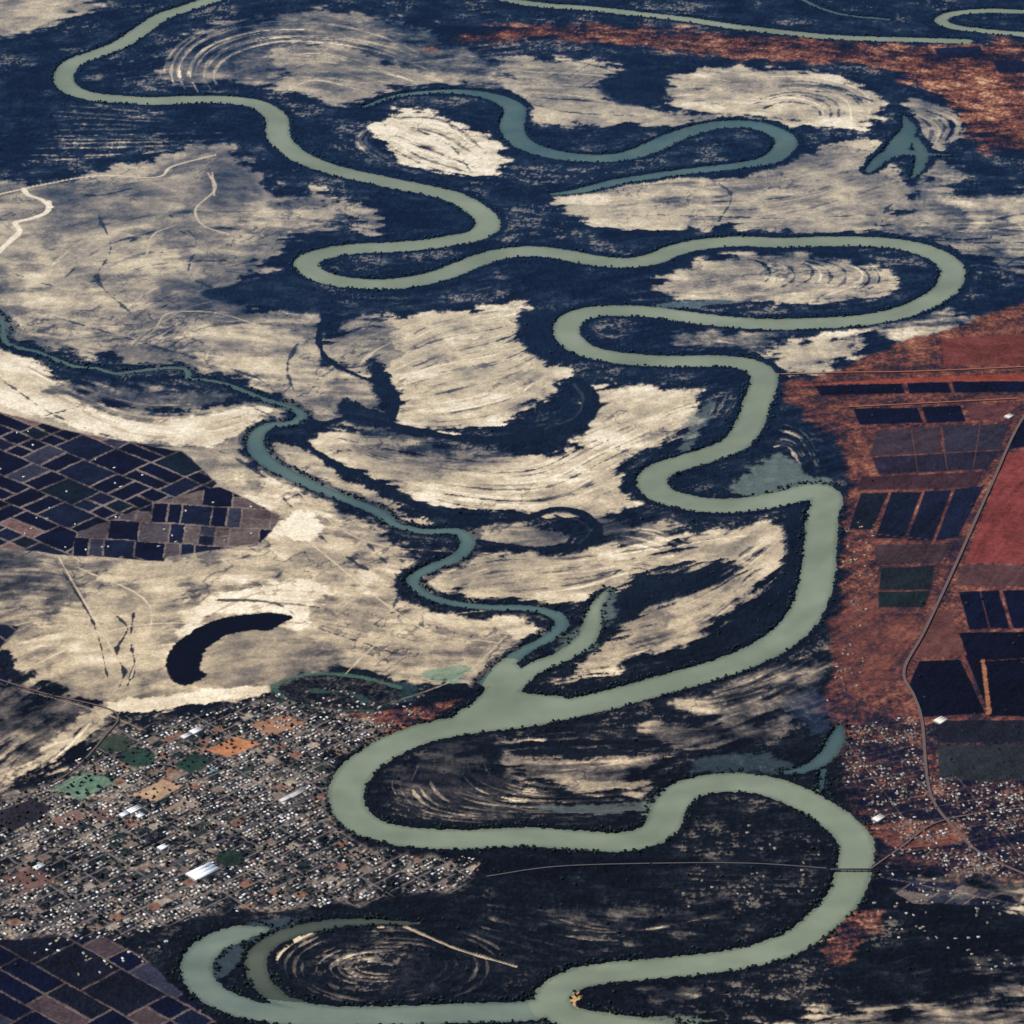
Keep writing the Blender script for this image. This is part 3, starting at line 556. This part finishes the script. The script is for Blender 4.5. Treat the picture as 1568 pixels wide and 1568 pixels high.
icf=np.array([(0,11,5),(0,5,1),(0,1,7),(0,7,10),(0,10,11),(1,5,9),(5,11,4),(11,10,2),(10,7,6),(7,1,8),(3,9,4),(3,4,2),(3,2,6),(3,6,8),(3,8,9),(4,9,5),(2,4,11),(6,2,10),(8,6,7),(9,8,1)])
n=len(u); x,y=ground(u,v); r=rng.uniform(2.4,6.0,n); hgt=r*rng.uniform(.9,1.3,n)
zb=sample(Z,u,v)*.6
cos_=[];tr=[];cc=[];base=0
for lob in range(2):
    ox_=rng.normal(0,.5,(n,2))*r[:,None] if lob else np.zeros((n,2))
    rr=r*(1 if lob==0 else .65)
    vv=ico[None]*(1+rng.uniform(-.28,.28,(n,12,1)))*rr[:,None,None]; vv[...,2]*=.8
    vv[...,0]+=(x+ox_[:,0])[:,None]; vv[...,1]+=(y+ox_[:,1])[:,None]; vv[...,2]+=(zb+hgt*(1 if lob==0 else .75))[:,None]
    cos_.append(vv.reshape(-1,3)); tr.append((icf[None]+(np.arange(n)*12)[:,None,None]+base).reshape(-1,3)); base+=n*12
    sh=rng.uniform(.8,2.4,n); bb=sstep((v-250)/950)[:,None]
    c=(rgb((22,42,60))*(1-bb)+rgb((26,36,38))*bb)*sh[:,None]  # crowns turn bluer with distance, haze tint put into their colour
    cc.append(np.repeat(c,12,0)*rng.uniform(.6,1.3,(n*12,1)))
tv_=np.array([(-.08,-.05,0),(.08,-.05,0),(0,.09,0),(-.05,-.03,1),(.05,-.03,1),(0,.06,1)])
vv=np.repeat(tv_[None],n,0)*1.0; vv[...,0]*=r[:,None];vv[...,1]*=r[:,None];vv[...,2]*=hgt[:,None]
vv[...,0]+=x[:,None];vv[...,1]+=y[:,None];vv[...,2]+=zb[:,None]
cos_.append(vv.reshape(-1,3)); cc.append(np.tile(rgb((60,50,44)),(n*6,1)))
tq=(np.array([(0,1,4,3),(1,2,5,4),(2,0,3,5)])[None]+(np.arange(n)*6)[:,None,None]+base).reshape(-1,4)
mk('riverside_trees',np.vstack(cos_),tq,np.vstack(tr),[('cover','POINT',np.vstack(cc))],attr_mat('tree_foliage',(.35,),(2.5,)))
print('trees',time.time()-t00)
# ------------------------------------------------------------------ houses
def houses(name,x,y,L,Wd,h,rot,roof,wall,zb):
    n=len(x); hr=Wd*.22
    t=np.array([(-1,-1,0),(1,-1,0),(1,1,0),(-1,1,0),(-1,-1,1),(1,-1,1),(1,1,1),(-1,1,1),(-1,0,2),(1,0,2)],float)
    vx_=t[None,:,0]*L[:,None]/2; vy_=t[None,:,1]*Wd[:,None]/2
    z=np.where(t[None,:,2]==0,0,np.where(t[None,:,2]==1,h[:,None],(h+hr)[:,None]))
    c,s=np.cos(rot)[:,None],np.sin(rot)[:,None]
    co=np.stack([vx_*c-vy_*s+x[:,None],vx_*s+vy_*c+y[:,None],z+zb[:,None]],-1).reshape(-1,3)
    qf=np.array([(0,1,5,4),(2,3,7,6),(1,2,6,5),(3,0,4,7),(4,5,9,8),(6,7,8,9)]); tf=np.array([(5,6,9),(7,4,8)])
    Q=(qf[None]+(np.arange(n)*10)[:,None,None]).reshape(-1,4); Tt_=(tf[None]+(np.arange(n)*10)[:,None,None]).reshape(-1,3)
    fc=np.concatenate([np.stack([wall]*4+[roof]*2,1).reshape(-1,3),np.repeat(wall,2,0)])
    return mk(name,co,Q,Tt_,[('cover','FACE',fc)],hm)
hm=attr_mat('painted_house_surfaces',(.12,),(3,),.7,.3)
pal=np.array([rgb(c) for c in [(236,236,234),(216,210,202),(182,174,166),(160,140,124),(160,114,92),(124,118,118),(86,84,92),(200,186,166),(142,146,156),(108,84,78),(250,250,250),(56,60,78)]])
gu,gv=np.meshgrid(np.arange(-1500,1400,14.5),np.arange(-1200,1100,16)); gu=gu.ravel();gv=gv.ravel()
gu=gu+rng.normal(0,2,len(gu)); gv=gv+rng.normal(0,1.6,len(gv))
hx=TO[0]+gu*ca43-gv*sa43; hy=TO[1]+gu*sa43+gv*ca43
def unproj(x,y):
    a=np.arctan2(H,y); v=784+F*np.tan(a-A0); return 784+x/sxf(v),v
hu,hv=unproj(hx,hy)
ins=(hu>X0+5)&(hu<X1-5)&(hv>X0+5)&(hv<X1-5)
tvm=np.abs(np.mod(gv+32,64)-32); tum=np.abs(np.mod(gu+60,120)-60)
den=np.clip(.74+.5*sample(nA,hu,hv)+.35*sample(nB,hu,hv),.1,.97)
clear=sample(lotm,hu,hv)>.1
for P in [[(75,1212),(128,1180),(188,1196),(125,1230)],[(310,1150),(360,1128),(405,1140),(350,1163)],[(260,1173),(300,1152),(330,1168),(290,1190)],[(270,1345),(310,1320),(350,1335),(300,1358)],[(200,1222),(250,1193),(284,1205),(240,1230)],[(-20,1250),(50,1225),(80,1240),(20,1275)]]:
    clear|=sample(poly_sd(P,40),hu,hv)<6
for cx,cy,rr in ((212,1162,28),(175,1140,28),(352,1316,24)): clear|=np.hypot(hu-cx,(hv-cy)*1.8)<rr
k=ins&(sample(sdTown,hu,hv)+20*sample(nB,hu,hv)<2)&(tvm>7)&(tum>7)&(np.abs(gv)>14)&(rng.random(len(gu))<den)&~clear&(sample(sdW,hu,hv)>28)
hx,hy,hu,hv=hx[k],hy[k],hu[k],hv[k]; n=len(hx); print('houses',n)
ri=rng.choice(len(pal),n,p=[.17,.14,.13,.07,.04,.1,.1,.07,.07,.04,.04,.03]); ww=pal[rng.choice([1,2,7,3],n)]*.7
houses('town_houses',hx,hy,rng.uniform(7,13.5,n),rng.uniform(6,9,n),rng.uniform(2.8,4.2,n),math.radians(43.5)+np.where(rng.random(n)<.4,math.pi/2,0)+rng.normal(0,.05,n),pal[ri]*rng.uniform(.5,1.05,(n,1)),ww,np.full(n,2.4))
def scatter(name,P,cnt,wc,rot0,small=1,dim=.8,thr=-.1):
    P=np.array(P,float); u=rng.uniform(P[:,0].min(),P[:,0].max(),cnt); v=rng.uniform(P[:,1].min(),P[:,1].max(),cnt)
    k=(sample(poly_sd(P,40),u,v)<-2)&(sample(sdW,u,v)>25)&(sample(nB,u,v)>thr); u=u[k];v=v[k];n=len(u); x,y=ground(u,v)
    pi=rng.choice(wc,n)
    houses(name,x,y,rng.uniform(7,13,n)*small,rng.uniform(5,9,n)*small,rng.uniform(2.6,3.6,n),rot0+rng.normal(0,.2,n)+np.where(rng.random(n)<.5,math.pi/2,0),pal[pi]*rng.uniform(.5,1,(n,1))*dim,pal[rng.choice([2,3,5],n)]*.5,sample(Z,u,v)-.6)
scatter('village_houses',town2,2700,[0,1,2,3,9,7,6,5,6,8,4],.3,1,.8,-.25)
scatter('riverside_cottages',[(1285,790),(1345,800),(1335,900),(1320,1060),(1262,1090),(1285,1000),(1292,900)],280,[3,4,9,7,6],.3,1,.8)
scatter('bush_cottages',[(1040,1260),(1280,1270),(1280,1420),(1000,1390),(1100,1330)],60,[2,3,7],.3,1,.7)
scatter('outskirt_houses',[(420,1045),(600,1060),(690,1070),(600,1120),(420,1100)],320,[0,1,3,7,6,4],.7)
scatter('farmhouses',[(0,640),(420,780),(400,830),(110,850),(0,820)],100,[0,1,10],.4)
scatter('edge_houses',[(-60,1425),(200,1400),(330,1440),(330,1540),(100,1500),(-60,1480)],160,[0,1,2,3,7],.7)
scatter('riverbend_houses',[(1340,1300),(1480,1350),(1568,1380),(1568,1500),(1400,1470),(1330,1400)],200,[1,2,3,7,5],.3,1,.8)
def ribbon(name,P,w,z,mat):
    S=cr(P,n=8); x,y=ground(S[:,0],S[:,1]); d=np.stack([np.gradient(x),np.gradient(y)],-1); d/=np.linalg.norm(d,axis=1)[:,None]
    nx,ny=-d[:,1]*w/2,d[:,0]*w/2; zz=np.full(len(x),z)
    co=np.concatenate([np.stack([x-nx,y-ny,zz],-1),np.stack([x+nx,y+ny,zz],-1)]); n=len(x); i=np.arange(n-1)
    return mk(name,co,np.stack([i,i+1,i+1+n,i+n],-1),None,(),mat)
def flat(name,c,rough=.9,ns=.25,sc=14):
    m,nt,bs=nodes(name); bs.inputs['Roughness'].default_value=rough
    geo=nt.nodes.new('ShaderNodeNewGeometry'); n=nt.nodes.new('ShaderNodeTexNoise'); n.inputs['Scale'].default_value=1/sc; nt.links.new(geo.outputs['Position'],n.inputs['Vector'])
    mx=nt.nodes.new('ShaderNodeMix'); mx.data_type='RGBA'; L=lin(c); mx.inputs[6].default_value=(*(L*(1-ns)),1); mx.inputs[7].default_value=(*(L*(1+ns)),1)
    nt.links.new(n.outputs['Fac'],mx.inputs[0]); nt.links.new(mx.outputs[2],bs.inputs['Base Color']); return m
rd=flat('worn_road_surface',(100,82,80)); dirt=flat('dirt_track',(150,92,74))
ribbon('highway_road',[(1640,560),(1568,640),(1520,740),(1462,870),(1415,970),(1384,1030),(1400,1070),(1412,1110),(1425,1220),(1470,1280),(1510,1315),(1600,1355)],10,9.0,rd)
ribbon('farm_road',[(1190,575),(1300,572),(1420,570),(1640,560)],8,7,dirt)
ribbon('farm_road',[(1300,625),(1560,612)],7,7,dirt)
ribbon('forest_road',[(745,1345),(850,1330),(1000,1325),(1150,1325),(1285,1334)],5,8.0,flat('pale_road',(84,80,84)))
ribbon('town_road',[(-40,1030),(60,1062),(175,1092),(160,1130),(100,1190),(0,1240)],6,7,rd)
ribbon('village_road',[(1330,1335),(1380,1300),(1440,1260),(1568,1240),(1640,1235)],6,8,rd)
def box(co,q,cx,cy,cz,lx,ly,lz,rot=0):
    b=len(co); c,s=math.cos(rot),math.sin(rot)
    for dz in (-1,1):
        for dx,dy in ((-1,-1),(1,-1),(1,1),(-1,1)):
            X=dx*lx/2;Y=dy*ly/2; co.append((cx+X*c-Y*s,cy+X*s+Y*c,cz+dz*lz/2))
    for fq in ((0,3,2,1),(4,5,6,7),(0,1,5,4),(1,2,6,5),(2,3,7,6),(3,0,4,7)): q.append([b+k for k in fq])
co=[];q=[]; bx,by=ground(1308,1335); 
box(co,q,bx,by,8.5,150,7,1.0)
for s in (-1,1): box(co,q,bx,by+s*3.3,9.7,150,.35,1.1)
for k in range(-3,4): box(co,q,bx+k*22,by,3.0,2.4,5.5,9.98)
mk('road_bridge',co,q,None,(),flat('bridge_concrete',(54,54,60)))
def shed(name,u,v,L,Wd,h,rot,c):
    x,y=ground(u,v)
    bays=3; xs=[];ys=[]
    for b in range(bays):
        o=(b-(bays-1)/2)*Wd/bays; xs.append(x-math.sin(rot)*o); ys.append(y+math.cos(rot)*o)
    n=bays; return houses(name,np.array(xs),np.array(ys),np.full(n,float(L)),np.full(n,Wd/bays-.02),np.full(n,float(h)),np.full(n,rot),np.tile(rgb(c),(n,1)),np.tile(rgb((150,150,150)),(n,1)),np.full(n,2.6))
r43=math.radians(43.5)
for u_,v_,L,W_,c in ((310,1338,95,52,(250,250,252)),(205,1243,44,26,(246,246,246)),(190,1250,30,20,(240,240,240)),(215,1252,26,18,(246,246,246)),(300,1122,40,26,(240,238,236)),(285,1130,34,20,(225,222,218)),(455,1218,60,18,(200,196,190)),(440,1225,60,16,(214,210,204)),(1440,1106,40,30,(240,230,215)),(1545,640,34,24,(230,222,205)),(250,1300,34,22,(250,250,250)),(1345,1256,40,24,(236,232,222)),(60,1330,36,20,(236,232,222))):
    shed('warehouse',u_,v_,L,W_,7,r43,c)
# ------------------------------------------------------------------ light, sky, camera
SE,SR=math.radians(50),math.radians(-105)
w=bpy.data.worlds.new('World'); bpy.context.scene.world=w; w.use_nodes=True; nt=w.node_tree; bg=nt.nodes['Background']
sk=nt.nodes.new('ShaderNodeTexSky'); sk.sky_type='NISHITA'; sk.sun_disc=False; sk.sun_elevation=SE; sk.sun_rotation=SR; nt.links.new(sk.outputs[0],bg.inputs[0]); bg.inputs[1].default_value=.1
ld=bpy.data.lights.new('sun','SUN'); ld.energy=3.6; ld.angle=math.radians(.5); ld.color=(1,.95,.88); lo=bpy.data.objects.new('sun',ld); bpy.context.scene.collection.objects.link(lo)
from mathutils import Vector
dv=Vector((math.sin(SR)*math.cos(SE),math.cos(SR)*math.cos(SE),math.sin(SE))); lo.rotation_euler=dv.to_track_quat('Z','Y').to_euler()
cd=bpy.data.cameras.new('camera'); cd.angle=math.radians(16.5); cd.clip_start=10; cd.clip_end=400000; co_=bpy.data.objects.new('camera',cd); bpy.context.scene.collection.objects.link(co_)
co_.location=(0,0,H); co_.rotation_euler=(math.pi/2-A0,0,0); bpy.context.scene.camera=co_
sc=bpy.context.scene; sc.view_settings.view_transform='Standard'; sc.view_settings.look='None'; sc.view_settings.exposure=0
print('done',time.time()-t00)
